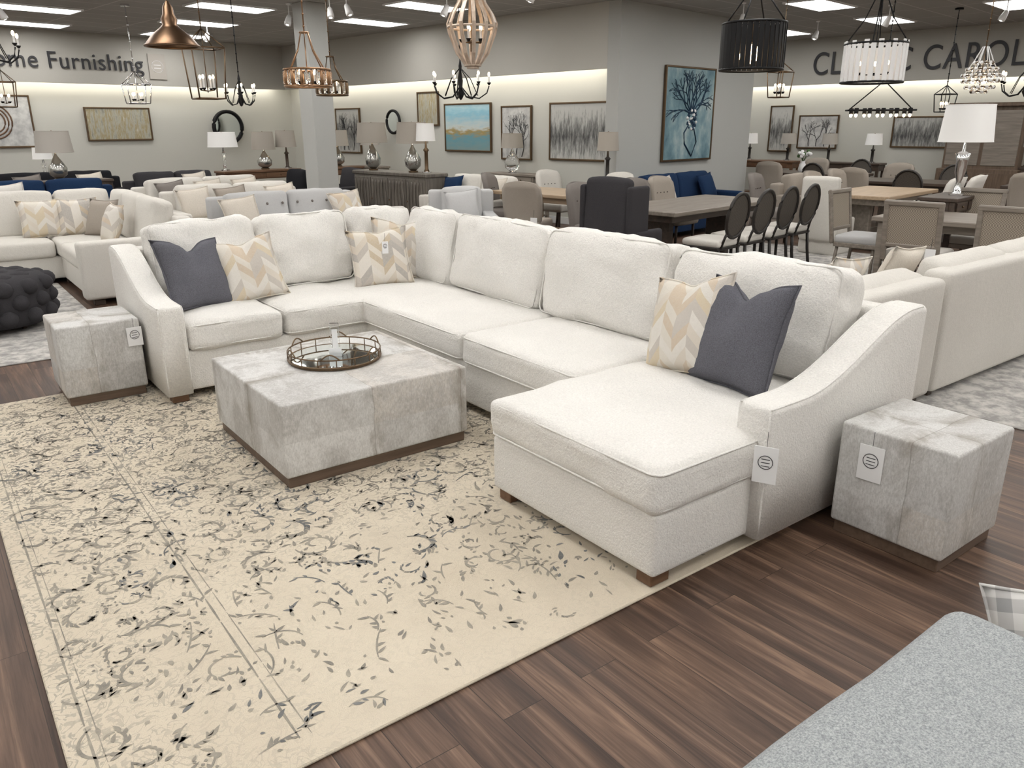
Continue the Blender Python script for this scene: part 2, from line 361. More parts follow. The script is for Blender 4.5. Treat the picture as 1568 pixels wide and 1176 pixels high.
# signage
def text(name,s,size,u,v,z,rz,m,sx=1):
    c=bpy.data.curves.new(name,'FONT'); c.body=s; c.size=size; c.extrude=.012; c.space_character=1.08
    o=bpy.data.objects.new(name,c); bpy.context.collection.objects.link(o); o.data.materials.append(m)
    o.location=(*Bp(u,v),z); o.rotation_euler=(math.pi/2,0,math.radians(rz)); o.scale=(sx,1,1); return o
text('wall_sign_lettering','Home Furnishing',.44,4.0,17.935,2.77,7.85,INK,.93)
text('wall_sign_lettering','CLASSIC CAROLINA',.66,17.87,8.45,2.70,-82.15,INK,.80)
def sgn(u,v,z,rz,w,h):
    b=M(); b.box((0,0,0),(w,.02,h),SHG,.002); b.ring((0,-.012,0),min(w,h)*.33,.004,CARD,24,axis='x')
    for i in (-1,1): b.box((0,-.011,i*.03),(w*.4,.003,.015),CARD,.001)
    b.done('wall_sign_board',(*Bp(u,v),z),rz)
sgn(7.35,17.94,2.88,7.85,.36,.5)
# ---------------------------------------------------------------- paintings
def artmat(name,kind):
    m=mat(name,(.5,.5,.5),.7); k=N(m); sp=k.n('ShaderNodeSeparateXYZ'); k.link(k.mapping(),sp.inputs[0]); z=sp.outputs[2]; x=sp.outputs[0]
    if kind=='beach':
        zz=k.math('ADD',k.math('ADD',z,.5),k.math('MULTIPLY',k.math('SUBTRACT',k.noise(k.mapping((1,1,4)),4,4),.5),.35))
        k.color(k.ramp(zz,[(.1,(.20,.30,.30)),(.3,(.13,.3,.36)),(.42,(.35,.25,.08)),(.5,(.55,.6,.58)),(.75,(.25,.5,.62)),(.95,(.5,.68,.72))]))
    elif kind=='gold':
        k.color(k.ramp(k.noise(k.mapping((7,1,1.2)),2.2,5,.7),[(.3,(.12,.13,.10)),(.45,(.42,.41,.35)),(.58,(.33,.27,.14)),(.7,(.55,.54,.48))]))
    elif kind=='grey':
        n=k.noise(k.mapping((8,1,1.5)),2.5,5,.7); bl=k.math('ABSOLUTE',k.math('ADD',z,.08))
        f=k.math('SUBTRACT',n,k.math('MULTIPLY',k.math('SUBTRACT',.22,bl),.8))
        k.color(k.ramp(f,[(.28,(.07,.07,.07)),(.45,(.25,.25,.24)),(.62,(.5,.5,.48))]))
    elif kind=='blue':
        k.color(k.ramp(k.noise(k.mapping((1.2,1,.8)),2,5,.6),[(.3,(.05,.12,.16)),(.5,(.18,.29,.33)),(.7,(.42,.5,.5))]))
    else:
        k.color(k.ramp(k.noise(k.mapping((2,1,2)),3,5,.6),[(.35,(.4,.4,.4)),(.6,(.62,.62,.6))]))
    return m
ART={k_:artmat('painting_'+k_,k_) for k_ in ('beach','gold','grey','blue','pale')}
INKB=mat('ink_blue',(.01,.04,.08),.6)
def painting(u,v,z,w,h,kind,rz,extra=None,fr=BRASS):
    b=M(); b.box((0,0,0),(w-.03,.03,h-.03),ART[kind],.004)
    for a in ((0,h/2,w,.03),(0,-h/2,w,.03)): b.box((a[0],-.005,a[1]),(a[2],.045,a[3]),fr,.004)
    for a in (-1,1): b.box((a*w/2,-.005,0),(.03,.045,h+.03),fr,.004)
    rnd=random.Random(int(w*100))
    if extra=='branches' or extra=='tree':
        im=INK if extra=='branches' else INKB
        def grow(x,zz,a,l,d,r):
            x2=x+math.sin(a)*l; z2=zz+math.cos(a)*l
            if abs(x2)>w/2-.03 or abs(z2)>h/2-.03 or d==0: return
            b.tube([(x,-.02,zz),((x+x2)/2+rnd.uniform(-.01,.01),-.02,(zz+z2)/2),(x2,-.02,z2)],r,im,4)
            for q in range(2 if d>1 else 1): grow(x2,z2,a+rnd.uniform(-.75,.75),l*rnd.uniform(.7,.95),d-1,r*.72)
        if extra=='branches':
            for q in range(3): grow(-w*.2+q*w*.2,-h*.45,rnd.uniform(-.2,.4),h*.2,6,.009)
        else:
            b.tube([(.12,-.02,-h*.46),(-.12,-.02,-h*.32),(-.15,-.02,-h*.2),(.0,-.02,-h*.1)],.014,im,5)
            b.tube([(.12,-.02,-h*.46),(.25,-.02,-h*.3),(.16,-.02,-h*.16),(.05,-.02,-h*.08)],.010,im,5)
            for q in range(40):
                a=rnd.uniform(0,6.28); R=.16*math.sqrt(rnd.random()); b.sph((R*math.cos(a)+.08,-.018,R*math.sin(a)-.08),rnd.uniform(.015,.035),CARD if q%3==0 else im,6,1)
            for q in range(9): grow(.02+.03*q*.3,.02,-1.3+q*.3,h*.13,5,.014)
    if extra=='rings':
        for q in (.32,.26,.2): b.ring((0,-.02,0),q,.014,MIDWOOD,24,axis='x')
    return b.done('wall_painting',(*Bp(u,v),z),rz)
MU=10.635
for s0,s1,z0,z1,kd,ex in ((1.65,2.57,1.1,2.04,'grey','branches'),(4.66,5.29,1.68,2.3,'gold',None),(5.5,6.8,1.2,2.06,'beach',None),(7.1,7.84,1.08,1.99,'pale','branches'),(8.3,9.62,1.1,2.02,'grey',None)):
    painting(MU,17.96-(s0+s1)/2,(z0+z1)/2,s1-s0,z1-z0,kd,-82.15,ex)
painting(10.32+1.95,7.93,1.83,1.5,1.5,'blue',7.85,'tree')
painting(6.52,18.27,1.73,1.3,.64,'gold',7.85); painting(4.2,18.27,1.78,1.35,.95,'pale',7.85,'rings')
painting(18.17,9.2,1.57,.55,1.0,'grey',-82.15); painting(18.17,8.3,1.5,.9,.7,'pale',-82.15,'branches'); painting(18.17,6.1,1.5,1.1,.6,'grey',-82.15)
def mirror(u,v,z,R,rz,fm):
    b=M(); T=TR(rx=90); b.cyl((0,0,0),R*.8,.02,MIRROR,32,T); b.ring((0,-.02,0),R*.9,R*.12,fm,32,axis='x'); return b.done('round_mirror',(*Bp(u,v),z),rz)
mirror(8.9,18.2,1.66,.38,7.85,BLACK); mirror(MU-.06,17.96-3.9,1.75,.25,-82.15,BLACK)
# ---------------------------------------------------------------- main sectional sofa
s=M()
def legs(s,pts,m=MIDWOOD,sz=(.10,.08,.055)):
    for x,y in pts: s.box((x,y,sz[2]/2),sz,m,.005)
def armsweep(s,front,length,axis,c0,th,m,z0=.05,hf=.61,hb=.865):
    def top(t):
        L=t/length
        if L<.16: return hf
        if L>.9: return hb
        q=(L-.16)/.74; q=q**1.15; q=q*q*(3-2*q); return hf+(hb-hf)*q
    rings=[]; r=.03
    ts=[0,.004,.012,.026]+[.026+(length-.056)*i/26 for i in range(1,27)]+[length-.012,length]
    for t in ts:
        ins=0
        if t<.026: ins=.026-math.sqrt(max(0,.026**2-(.026-t)**2))
        if t>length-.03: ins=max(0,.02*(t-length+.03)/.03)
        zt=top(t)-ins; a,b=c0+ins,c0+th-ins; P=[]
        for (cx_,cz,a0) in ((b-r,zt-r,0),(a+r,zt-r,90)):
            for q in range(5):
                w=math.radians(a0+q*22.5); P.append((cx_+r*math.cos(w),cz+r*math.sin(w)))
        P+= [(a,z0+.3),(a+.004,z0),(b-.004,z0),(b,z0+.3)]
        rings.append([((front+t,p[0],p[1]) if axis=='x' else (p[0],front+t,p[1])) for p in P])
    if axis=='x': rings=[r_[::-1] for r_ in rings]
    s.loft(rings,m)
    for cc_ in (c0+.012,c0+th-.012):
        P=[(t,cc_,top(t)-.006) for t in [.012]+[length*i/24 for i in range(1,24)]]
        s.tube([(front+p[0],p[1],p[2]) if axis=='x' else (p[1],front+p[0],p[2]) for p in P],.0045,m,6)
        P=[(.006,cc_,z0+.02+(hf-z0-.03)*i/6) for i in range(7)]
        s.tube([(front+p[0],p[1],p[2]) if axis=='x' else (p[1],front+p[0],p[2]) for p in P],.0045,m,6)
SEAT=.50
s.rbox((3.03,3.88,.18),(1.10,4.42,.26),.02,WHITE)           # long base
s.rbox((1.86,5.515,.18),(1.40,1.05,.26),.02,WHITE)
s.rbox((2.235,2.19,.18),(.62,1.00,.26),.02,WHITE)            # chaise base
s.rbox((3.53,3.88,.45),(.15,4.44,.78),.035,WHITE,6)          # back frames
s.rbox((2.34,6.02,.45),(2.50,.15,.78),.035,WHITE,6)
armsweep(s,2.47,1.14,'x',1.625,.165,WHITE)
armsweep(s,4.93,1.15,'y',1.07,.165,WHITE)
def rloop(x0,x1,y0,y1,r,n=5):
    P=[]
    for cx_,cy_,a0 in ((x1-r,y1-r,0),(x0+r,y1-r,90),(x0+r,y0+r,180),(x1-r,y0+r,270)):
        for q in range(n): a=math.radians(a0+90*q/(n-1)); P.append((cx_+r*math.cos(a),cy_+r*math.sin(a)))
    return P
def seat(x0,x1,y0,y1,z0=.305,z1=.49):
    s.rbox(((x0+x1)/2,(y0+y1)/2,(z0+z1)/2),(x1-x0,y1-y0,z1-z0),.045,WHITE,14,(0,0,.02),.010)
    for zz in (z1-.022,z0+.022): s.tube([(p[0],p[1],zz) for p in rloop(x0+.006,x1-.006,y0+.006,y1-.006,.05)],.0045,WHITE,6,True)
seat(1.905,3.24,1.675,2.700); seat(2.44,3.24,2.715,3.73); seat(2.44,3.26,3.745,5.93)
seat(1.245,1.86,4.95,5.75); seat(1.875,2.50,4.95,5.75)
def backc(c,w,rz,h=.545,t=.23,lean=13):
    T=TR(c[0],c[1],c[2],rz)@Matrix.Rotation(math.radians(-lean+random.uniform(-1.5,1.5)),4,'X')@Matrix.Rotation(math.radians(random.uniform(-1.3,1.3)),4,'Y')
    w-=.035
    s.rbox((0,0,h/2),(w,t,h),.055,WHITE,14,(0.01,.065,.010),.026,T)
    s.tube([(p[0],-t/2+.014,p[1]) for p in rloop(-w/2+.012,w/2-.012,.012,h-.012,.05)],.005,WHITE,6,True,T)
for y0,y1 in ((1.83,2.83),(2.83,3.90),(3.90,4.97),(4.97,5.70)): backc((3.25,(y0+y1)/2,.475),y1-y0,-90)
for x0,x1 in ((1.25,2.02),(2.02,2.76),(2.76,3.32)): backc(((x0+x1)/2,5.75,.475),x1-x0,0)
legs(s,[(1.99,1.75),(1.99,2.62),(1.15,4.99),(1.17,5.98),(3.5,1.72),(2.55,4.9),(3.5,5.98),(2.55,3.0)])
s.done('sectional_sofa',origin=(2.5,3.9,0),loc=(0,0,.0125))
# throw pillows
def tpillow(x,y,z,face,lean,w,t,m,name='throw_pillow',roll=0,pipe=None,scale=1,chop=0):
    b=M(); b.pillow(w,w*scale,t,m,pipe=pipe,chop=chop)
    R=Matrix.Rotation(math.radians(face+90),4,'Z')@Matrix.Rotation(math.radians(-lean),4,'X')@Matrix.Rotation(math.radians(roll),4,'Y')
    o=b.done(name,(0,0,0)); o.matrix_world=Matrix.Translation((x,y,z+w*scale*.46*math.cos(math.radians(lean))))@R; return o
tpillow(1.45,5.40,SEAT+.02,-68,24,.49,.18,SLATE,roll=5,chop=.07)
tpillow(1.83,5.46,SEAT+.01,-92,22,.46,.16,CHEVG,roll=-7,chop=.03)
tpillow(3.06,5.50,SEAT+.03,-118,18,.47,.14,CHEVG,roll=5,chop=.03)
tpillow(2.80,5.34,SEAT+.01,-108,22,.46,.15,CHEV,roll=-3,chop=.02)
tpillow(2.92,2.44,SEAT+.01,172,20,.50,.17,CHEVG,roll=-12,chop=.03)
tpillow(2.90,2.12,SEAT+.02,168,20,.52,.22,SLATE,roll=-4,chop=.08)
# ---------------------------------------------------------------- cowhide ottomans
def ottoman(x0,x1,y0,y1,h,name,zb=.0125,rz=0):
    b=M(); w,d=x1-x0,y1-y0
    b.rbox((0,0,.055+(h-.055)/2),(w,d,h-.055),.014,HIDE,3); b.box((0,0,.03),(w-.03,d-.03,.06),PLINTH,.003)
    return b.done(name,((x0+x1)/2,(y0+y1)/2,zb),rz)
ottoman(1.19,2.22,3.33,4.34,.425,'cowhide_coffee_ottoman')
ottoman(2.89,3.37,1.11,1.575,.50,'cowhide_cube_ottoman',0,0)
ottoman(.57,1.04,5.27,5.76,.50,'cowhide_cube_ottoman')
# tags
def tag(x,y,z,face,w=.095,h=.125):
    b=M(); b.box((0,0,0),(w,.003,h),CARD,.001); b.ring((0,-.003,.012),w*.3,.0015,INK,24,axis='x')
    for i in range(3): b.box((0,-.002,-.004+i*.014),(w*.36,.002,.003),INK,.0005)
    b.tube([(0,0,h/2-.01),(0,.0,h/2+.06)],.001,INK,4)
    return b.done('price_tag',(x,y,z),face+90)
tag(2.42,1.60,.42,205,.09,.15); tag(2.883,1.43,.36,185,.10,.15); tag(1.0,5.26,.40,-90,.09,.12); tag(2.232,3.45,.3,0,.05,.09)
tag(2.78,5.22,.80,-110,.045,.09)
# tray
b=M(); R=.25
b.cyl((0,0,0),R,.012,BRASS,40); b.cyl((0,0,.0125),R-.01,.003,MIRROR,40)
b.ring((0,0,.012),R,.006,BRASS,40); b.ring((0,0,.055),R,.004,BRASS,40)
for i in range(16):
    a=2*math.pi*i/16; b.tube([(R*math.cos(a),R*math.sin(a),.01),(R*math.cos(a),R*math.sin(a),.055)],.003,BRASS,5)
for a0 in range(6):
    P=[]
    for q in range(9):
        a=2*math.pi*a0/6+(q-4)*.05; P.append((R*math.cos(a),R*math.sin(a),.055+.03*math.sin(math.pi*q/8)))
    b.tube(P,.004,BRASS,6)
b.done('mirrored_round_tray',(1.73,3.90,.441))
b=M(); b.box((0,0,.01),(.07,.05,.02),GLASS,.003); b.box((0,0,.10),(.05,.008,.17),GLASS,.003,taper=.9); b.box((0,-.01,.03),(.07,.002,.05),CARD,.0005,TR(rx=15)); b.box((0,-.004,.09),(.03,.002,.12),CARD,.0005); b.done('acrylic_sign_holder',(1.73,3.88,.458),-35)
# ---------------------------------------------------------------- area rug with woven scroll motif
RX0,RX1,RY0,RY1=.06,3.30,1.69,5.62
b=M(); b.box(((RX0+RX1)/2,(RY0+RY1)/2,.006),(RX1-RX0,RY1-RY0,.012),RUG,.004)
ZT=.0128
def inr(x,y,m=.03): return RX0+m<x<RX1-m and RY0+m<y<RY1-m
def strip(P,w,m):
    vs=[];fs=[]
    for i,p in enumerate(P):
        a=P[max(0,i-1)];c=P[min(len(P)-1,i+1)]; dx,dy=c[0]-a[0],c[1]-a[1]; l=math.hypot(dx,dy) or 1
        ww=w*(.35+.65*math.sin(math.pi*min(1,max(.08,i/(len(P)-1)*.92+.06))))
        if not inr(*p): return
        vs+=[(p[0]-dy/l*ww,p[1]+dx/l*ww,ZT),(p[0]+dy/l*ww,p[1]-dx/l*ww,ZT)]
    for i in range(len(P)-1): fs.append([2*i,2*i+1,2*i+3,2*i+2])
    b.add(vs,fs,m,False)
def leaf(x,y,a,l,w,m,curl=0):
    if not inr(x,y,.05+l*.5): return
    L=[];Rr=[]
    n=6
    cx,cy=x,y;aa=a
    for i in range(n+1):
        t=i/n; ww=w*math.sin(math.pi*t**.75)*.5
        L.append((cx-math.sin(aa)*ww,cy+math.cos(aa)*ww,ZT+.0003)); Rr.append((cx+math.sin(aa)*ww,cy-math.cos(aa)*ww,ZT+.0003))
        cx+=math.cos(aa)*l/n; cy+=math.sin(aa)*l/n; aa+=curl/n
    b.add(L+Rr[::-1],[list(range(2*n+2))[::-1]],m,False)
rr=random.Random(3)
def dens(x,y):
    d=.36+.85*min(1,max(0,(y-2.1)/1.3))
    d-=.15*max(0,(x-1.6)/1.4)
    if x<.62: d+=.30
    d+=.30*mn.noise(Vector((x*1.5,y*1.5,2)))
    return max(.10,min(1,d))
def M_(x,y): return YARN2 if mn.noise(Vector((x*2.2+5,y*2.2,9)))>.18 and rr.random()<.6 else YARN
def scroll(x,y,R,a0,turn,hand):
    P=[];n=32
    for i in range(n):
        t=i/(n-1); a=a0+hand*turn*t; r=R*(1-.84*t); P.append((x+r*math.cos(a),y+r*math.sin(a)))
    k0=0
    D=dens(x,y)
    while k0<n-4:          # worn, broken line work
        k1=min(n,k0+rr.randint(5,14)); 
        if rr.random()<D+.1: strip(P[k0:k1],R*.042+.0016,M_(x,y))
        k0=k1+(rr.random()<.3)
    for i in range(2,n-8,2):
        if rr.random()>D+.1: continue
        px,py=P[i]; ta=math.atan2(P[i+1][1]-py,P[i+1][0]-px)
        leaf(px,py,ta-hand*rr.uniform(.5,1.1),R*rr.uniform(.3,.58),R*.17,M_(px,py),hand*rr.uniform(.3,1.2))
g=.142; i=0
y=RY0+.12
while y<RY1-.1:
    x=RX0+.12+(.075 if i%2 else 0)
    while x<RX1-.1:
        D=dens(x,y); jx,jy=x+rr.uniform(-.03,.03),y+rr.uniform(-.03,.03)
        if abs(jx-.62)>.05 and rr.random()<(D-.26)*1.15:
            scroll(jx,jy,rr.uniform(.045,.095),rr.uniform(0,6.28),rr.uniform(4.5,8),rr.choice((-1,1)))
        elif rr.random()<D+.15:
            fl_=1.1+2.5*mn.noise(Vector((jx*1.1,jy*1.1,4))); a=fl_+rr.uniform(-.5,.5); L_=rr.uniform(.08,.17); cu=rr.uniform(-1.8,1.8); P=[(jx,jy)]
            for q in range(8): P.append((P[-1][0]+math.cos(a+cu*q/8)*L_/8,P[-1][1]+math.sin(a+cu*q/8)*L_/8))
            if rr.random()<.7: strip(P,.0034,M_(jx,jy))
            for q in (1,3,5,7):
                if rr.random()<.8: leaf(*P[q],a+cu*q/8+rr.choice((-.8,.8)),rr.uniform(.022,.050),rr.uniform(.009,.016),M_(jx,jy),rr.uniform(-.8,.8))
        for q in range(7):
            px,py=jx+rr.uniform(-.08,.08),jy+rr.uniform(-.08,.08)
            if rr.random()<.32+.5*D:
                fl_=1.1+2.5*mn.noise(Vector((px*1.1,py*1.1,4)))
                leaf(px,py,fl_+rr.choice((0,.6,-.6)),rr.uniform(.014,.055),rr.uniform(.007,.015),M_(px,py),rr.uniform(-.8,.8))
        x+=g
    y+=g; i+=1
for q in range(70):     # larger slate leaf accents
    px,py=rr.uniform(RX0+.1,RX1-.1),rr.uniform(RY0+.1,RY1-.1)
    a=1.1+rr.uniform(-.9,.9)
    for k_ in range(rr.randint(1,3)): leaf(px+.02*k_,py+.012*k_,a+k_*.5,rr.uniform(.035,.08),rr.uniform(.013,.022),YARN2 if q%2 else YARN,rr.uniform(-.6,.6))
for q in range(90):     # berry clusters
    px,py=rr.uniform(RX0+.1,RX1-.1),rr.uniform(RY0+.1,RY1-.1)
    for k_ in range(12):
        a=rr.uniform(0,6.28);R_=rr.uniform(.0,.05); leaf(px+R_*math.cos(a),py+R_*math.sin(a),a,.012,.011,YARN)
for xx,w in ((RX0+.065,.004),(RX0+.09,.0015),(.60,.004),(.635,.002)):
    y=RY0+.1
    while y<RY1-.1:
        l=rr.uniform(.1,.4)
        if rr.random()<dens(xx,y)+.25: 
            strip([(xx,min(RY1-.06,y+l*t/6)) for t in range(7)],w,YARN)
        y+=l+.01
b.done('area_rug')
# second rugs
b=M(); b.box((0,0,.005),(3.6,1.9,.01),RUG2,.003); b.done('area_rug',(6.6,2.35,0),0)
b=M(); b.box((0,0,.005),(2.6,3.4,.01),RUG2,.003); b.done('area_rug',(-.1,8.3,0),0)
b=M(); b.box((0,0,.005),(3.4,2.4,.01),RUG2,.003); b.done('area_rug',(*W(3.3,9.6),0),7.85)
# ---------------------------------------------------------------- grey chaise in the foreground
b=M(); b.rbox((1.22,.02,.375),(1.56,1.40,.20),.07,BOUC,8,(0,0,.015),.006); b.rbox((1.22,.02,.17),(1.50,1.34,.22),.02,BOUC,4)
legs(b,[(.55,-.55),(1.88,-.55),(.55,.6),(1.88,.6)],DKWOOD,(.06,.06,.07)); b.done('grey_chaise_ottoman',origin=(1.22,.02,0),loc=(0,0,0))
tpillow(2.34,.47,.0,20,-20,.48,.13,PLAID,'plaid_throw_pillow',roll=14)
# ---------------------------------------------------------------- generic furniture
def sofa(x,y,rz,w=2.1,d=.95,h=.85,m=WHITE2,nc=2,tuft=False,pil=(),name='sofa',legm=DKWOOD,noarm=False,bz=.08,ch=.46):
    b=M()      # front = +Y
    b.rbox((0,.01,.2),(w-.02,d-.04,.24),.02,m,4); b.rbox((0,-d/2+.09,(bz+h-.05)/2),(w-.004,.18,h-.05-bz),.04,m,4)
    if not noarm:
        for sg in (-1,1): b.rbox((sg*(w/2-.08),.004,.34),(.168,d-.01,.52),.04,m,4)
    iw=(w-(0 if noarm else .32))/nc
    for i in range(nc):
        cx=-(iw*nc)/2+iw*(i+.5)
        b.rbox((cx,.08,.40),(iw-.01,d-.2,.17),.045,m,6,(0,0,.015),.005)
        T=TR(cx,-d/2+.27,.46)@Matrix.Rotation(math.radians(12),4,'X')
        b.rbox((0,0,ch/2-.01),(iw-.01,.2,ch),.06,m,6,(0,.03,.015),.01,T)
        if tuft:
            for a in range(4):
                for c in range(2): b.sph(((a-1.5)*iw/4,.125,.14+c*.16),.016,TAUPE,8,1,T)
    for (px,mt) in pil:
        T=TR(px,.02,.48+.2,0)@Matrix.Rotation(math.radians(22),4,'X')@Matrix.Rotation(.1,4,'Y'); b.pillow(.44,.44,.15,mt,T,10)
    legs(b,[(sx*(w/2-.08),sy*(d/2-.08)) for sx in(-1,1) for sy in(-1,1)],legm,(.06,.06,.09))
    return b.done(name,(x,y,0),rz)
# left sectional behind
b=M()
def rb(x0,x1,y0,y1,z0,z1,r,m=WHITE2,n=5,cr=0): b.rbox(((x0+x1)/2,(y0+y1)/2,(z0+z1)/2),(x1-x0,y1-y0,z1-z0),r,m,n,(0,0,cr),.004 if cr else 0)
rb(-1.4,2.28,9.96,10.98,.06,.3,.02); rb(1.28,2.28,8.45,10.0,.06,.3,.02); rb(-1.42,2.3,10.85,11.0,.06,.8,.04); rb(2.15,2.302,8.41,11.002,.06,.798,.04); rb(1.22,2.304,8.40,8.57,.06,.62,.04)
for x0,x1 in ((-1.4,-.55),(-.54,.36),(.37,1.24)): rb(x0,x1,9.92,10.8,.3,.48,.05,cr=.015)
rb(1.25,2.12,8.58,9.7,.3,.48,.05,cr=.015); rb(1.25,2.12,9.71,10.8,.3,.48,.05,cr=.015)
for x0,x1 in ((-1.4,-.5),(-.5,.45),(.45,1.4),(1.4,2.0)): b.rbox((0,0,.25),(x1-x0-.01,.22,.5),.06,WHITE2,6,(0,.03,.015),.01,TR((x0+x1)/2,10.68,.46)@Matrix.Rotation(math.radians(-12),4,'X'))
for y0,y1 in ((8.6,9.3),(9.3,10.0),(10.0,10.6)): b.rbox((0,0,.25),(y1-y0-.01,.22,.5),.06,WHITE2,6,(0,.03,.015),.01,TR(2.0,(y0+y1)/2,.46,-90)@Matrix.Rotation(math.radians(-12),4,'X'))
for x,y,mt,rz in ((1.2,10.35,CHEVG,0),(1.55,10.3,CHEV,-15),(1.75,10.0,BEIGE,-60),(1.72,9.3,CHEVG,-85),(-.8,10.4,CREAMP,0)): b.pillow(.44,.44,.16,mt,TR(x,y,.68,rz)@Matrix.Rotation(math.radians(-20),4,'X'),10)
legs(b,[(1.35,8.5),(2.2,8.5),(-1.3,10.0),(1.35,10.0),(2.2,10.9)],DKWOOD); b.done('sectional_sofa',origin=(1.5,10,0),loc=(0,0,0))
# tufted round ottoman
b=M(); R=.50
b.lathe([(R-.05,.05),(R-.01,.1),(R,.25),(R,.38),(R-.03,.43),(R-.12,.46),(.001,.47)],CHAR,36)
for i in range(14):
    for j,z in enumerate((.14,.26,.38)):
        a=2*math.pi*(i+.5*(j%2))/14; b.sph(((R-.02)*math.cos(a),(R-.02)*math.sin(a),z),.075,CHAR,12,.9)
for rr_,nn in ((.14,6),(.32,11)):
    for i in range(nn): a=2*math.pi*i/nn; b.sph((rr_*math.cos(a),rr_*math.sin(a),.44),.085,CHAR,10,.5)
for i in range(4): a=math.pi/4+i*math.pi/2; b.cyl((.32*math.cos(a),.32*math.sin(a),0),.02,.06,DKWOOD,10)
b.done('tufted_round_ottoman',(.40,8.02,.01))
P1=((-.6,CREAMP),(.6,CHEVG))
sofa(*W(-2.62,9.7),180,1.85,.95,.92,LGREY,2,True,((-.68,CHEVG),(.66,CREAMP)),'tufted_sofa')
sofa(*W(-3.75,11.1),180,1.9,.95,.88,WHITE2,2,False,((-.6,CREAMP),(.1,BEIGE),(.6,CREAMP)))
sofa(*W(-4.7,12.6),187.85,2.1,.95,.85,WHITE2,2,False,((-.6,CREAMP),(.0,CREAMP),(.6,TAUPE)))
sofa(*W(-6.9,12.0),180,1.9,.95,.85,NAVY,2,False,((.5,WHITE2),))
sofa(*W(-7.9,14.2),187.85,2.2,.95,.85,BLACKF,2,False,((-.5,CREAMP),(.5,TAUPE)))
sofa(*W(-5.9,14.4),187.85,1.7,.9,.82,CHAR,2,False,((-.3,CREAMP),))
sofa(*W(-4.1,14.8),97.85,.95,.9,.85,BLACKF,1,False,(),'armchair')
sofa(*W(-3.2,15.3),97.85,.9,.9,.85,CHAR,1,False,(),'armchair')
sofa(*W(2.85,13.1),187.85,2.2,.9,.85,NAVY,2,False,((.6,WHITE2),(-.6,NAVY)))
sofa(*W(-.6,12.8),97.85,1.7,.9,.84,WHITE2,2,False,((-.5,CREAMP),(.5,NAVY)))
sofa(*W(4.7,12.9),187.85,.85,.8,.82,BEIGE,1,False,(),'armchair')
sofa(*W(-.62,10.2),150,.85,.85,.92,LGREY,1,False,((0,LGREY),),'armchair')
# right sofa seen from behind
sofa(4.30,2.62,0,1.13,1.02,.83,WHITE2,1,False,((-.2,CREAMP),(.25,CHEVG)),'sofa',noarm=True,bz=.045,ch=.36); sofa(5.95,2.62,0,2.1,1.02,.86,WHITE2,2,False,((-.7,CREAMP),),'sofa',bz=.045,ch=.40)
# ---------------------------------------------------------------- dining furniture
def chair(r,f,rz,kind='upholstered',m=BEIGE,wood_=DKWOOD,tg=False):
    b=M()
    if kind=='upholstered':
        b.rbox((0,.02,.44),(.5,.5,.13),.04,m,4,(0,0,.01))
        rings=[]
        for i in range(7):
            t=i/6; z=.42+.58*t; w=.235+.03*math.sin(t*2.4)-(.05*max(0,t-.8)/.2); y=-.22-.09*t*t; ring=[]
            for q in range(9): a=-1+q/4; ring.append((a*w,y+.05*(a*a)-.035,z-(.035*a*a if i==6 else 0)))
            for q in range(9): a=1-q/4; ring.append((a*w*.97,y+.05*(a*a)+.045,z-(.035*a*a if i==6 else 0)))
            rings.append(ring)
        b.loft(rings,m)
        for i in range(6): b.sph((0+(i-2.5)*.08,-.17-.02,.78),.008,wood_,6)
    elif kind=='wing':
        b.rbox((0,.02,.42),(.6,.58,.16),.05,m,4,(0,0,.01)); b.rbox((0,-.29,.72),(.56,.12,.82),.05,m,5,(0,.02,.02),0,TR(rx=-4))
        for sg in (-1,1):
            b.rbox((sg*.30,-.14,.82),(.07,.32,.52),.03,m,4); b.rbox((sg*.31,.03,.52),(.08,.46,.24),.035,m,4)
    elif kind=='oval':
        b.rbox((0,.02,.455),(.46,.46,.08),.035,WHITE2,4,(0,0,.012)); b.box((0,.02,.405),(.46,.46,.035),wood_,.008)
        T=TR(0,-.24,.50,rx=9)
        b.ring((0,0,.25),.21,.02,wood_,24,T,1.12,'x'); 
        P=[(.2*math.cos(a*math.pi/12),0,.25+.225*math.sin(a*math.pi/12)) for a in range(24)]
        b.add(P,[list(range(24))],CANED,False,T)
        for sg in (-1,1): b.tube([(sg*.17,-.2,.4),(sg*.15,-.235,.53),(sg*.14,-.25,.57)],.016,wood_,6)
    elif kind=='cane':
        b.rbox((0,.02,.465),(.5,.48,.09),.035,m,4,(0,0,.01)); b.box((0,.02,.405),(.5,.48,.05),wood_,.008)
        T=TR(0,-.24,.42,rx=8); w=.24
        for sg in (-1,1): b.box((sg*w,0,.27),(.045,.04,.56),wood_,.008,T)
        b.box((0,0,.54),(.53,.045,.05),wood_,.01,T); b.box((0,0,.14),(.48,.035,.04),wood_,.008,T); b.box((0,0,.34),(.45,.01,.37),CANE,.002,T)
    elif kind=='slip':
        b.rbox((0,.02,.24),(.52,.54,.47),.03,m,5,(.0,.0,.01),.012); b.rbox((0,-.24,.62),(.5,.11,.82),.045,m,5,(0,.015,.01),.006,TR(rx=4))
    if kind!='slip':
        for sx in (-1,1):
            for sy in (-1,1):
                x,y=sx*.20,(.2 if sy>0 else -.19); ky=-.05 if sy<0 else 0
                b.tube([(x,y,.41),(x+sx*.005,y+ky*.4,.2),(x+sx*.01,y+ky,0)],.019 if kind!='wing' else .022,wood_,8)
    if tg: b.box((.22,-.37,.50),(.09,.004,.13),CARD,.001); b.tube([(.22,-.37,.56),(.22,-.36,.66)],.002,INK,4)
    return b.done({'wing':'wingback_chair','slip':'slipcovered_chair'}.get(kind,'dining_chair'),(*W(r,f),.0),rz)
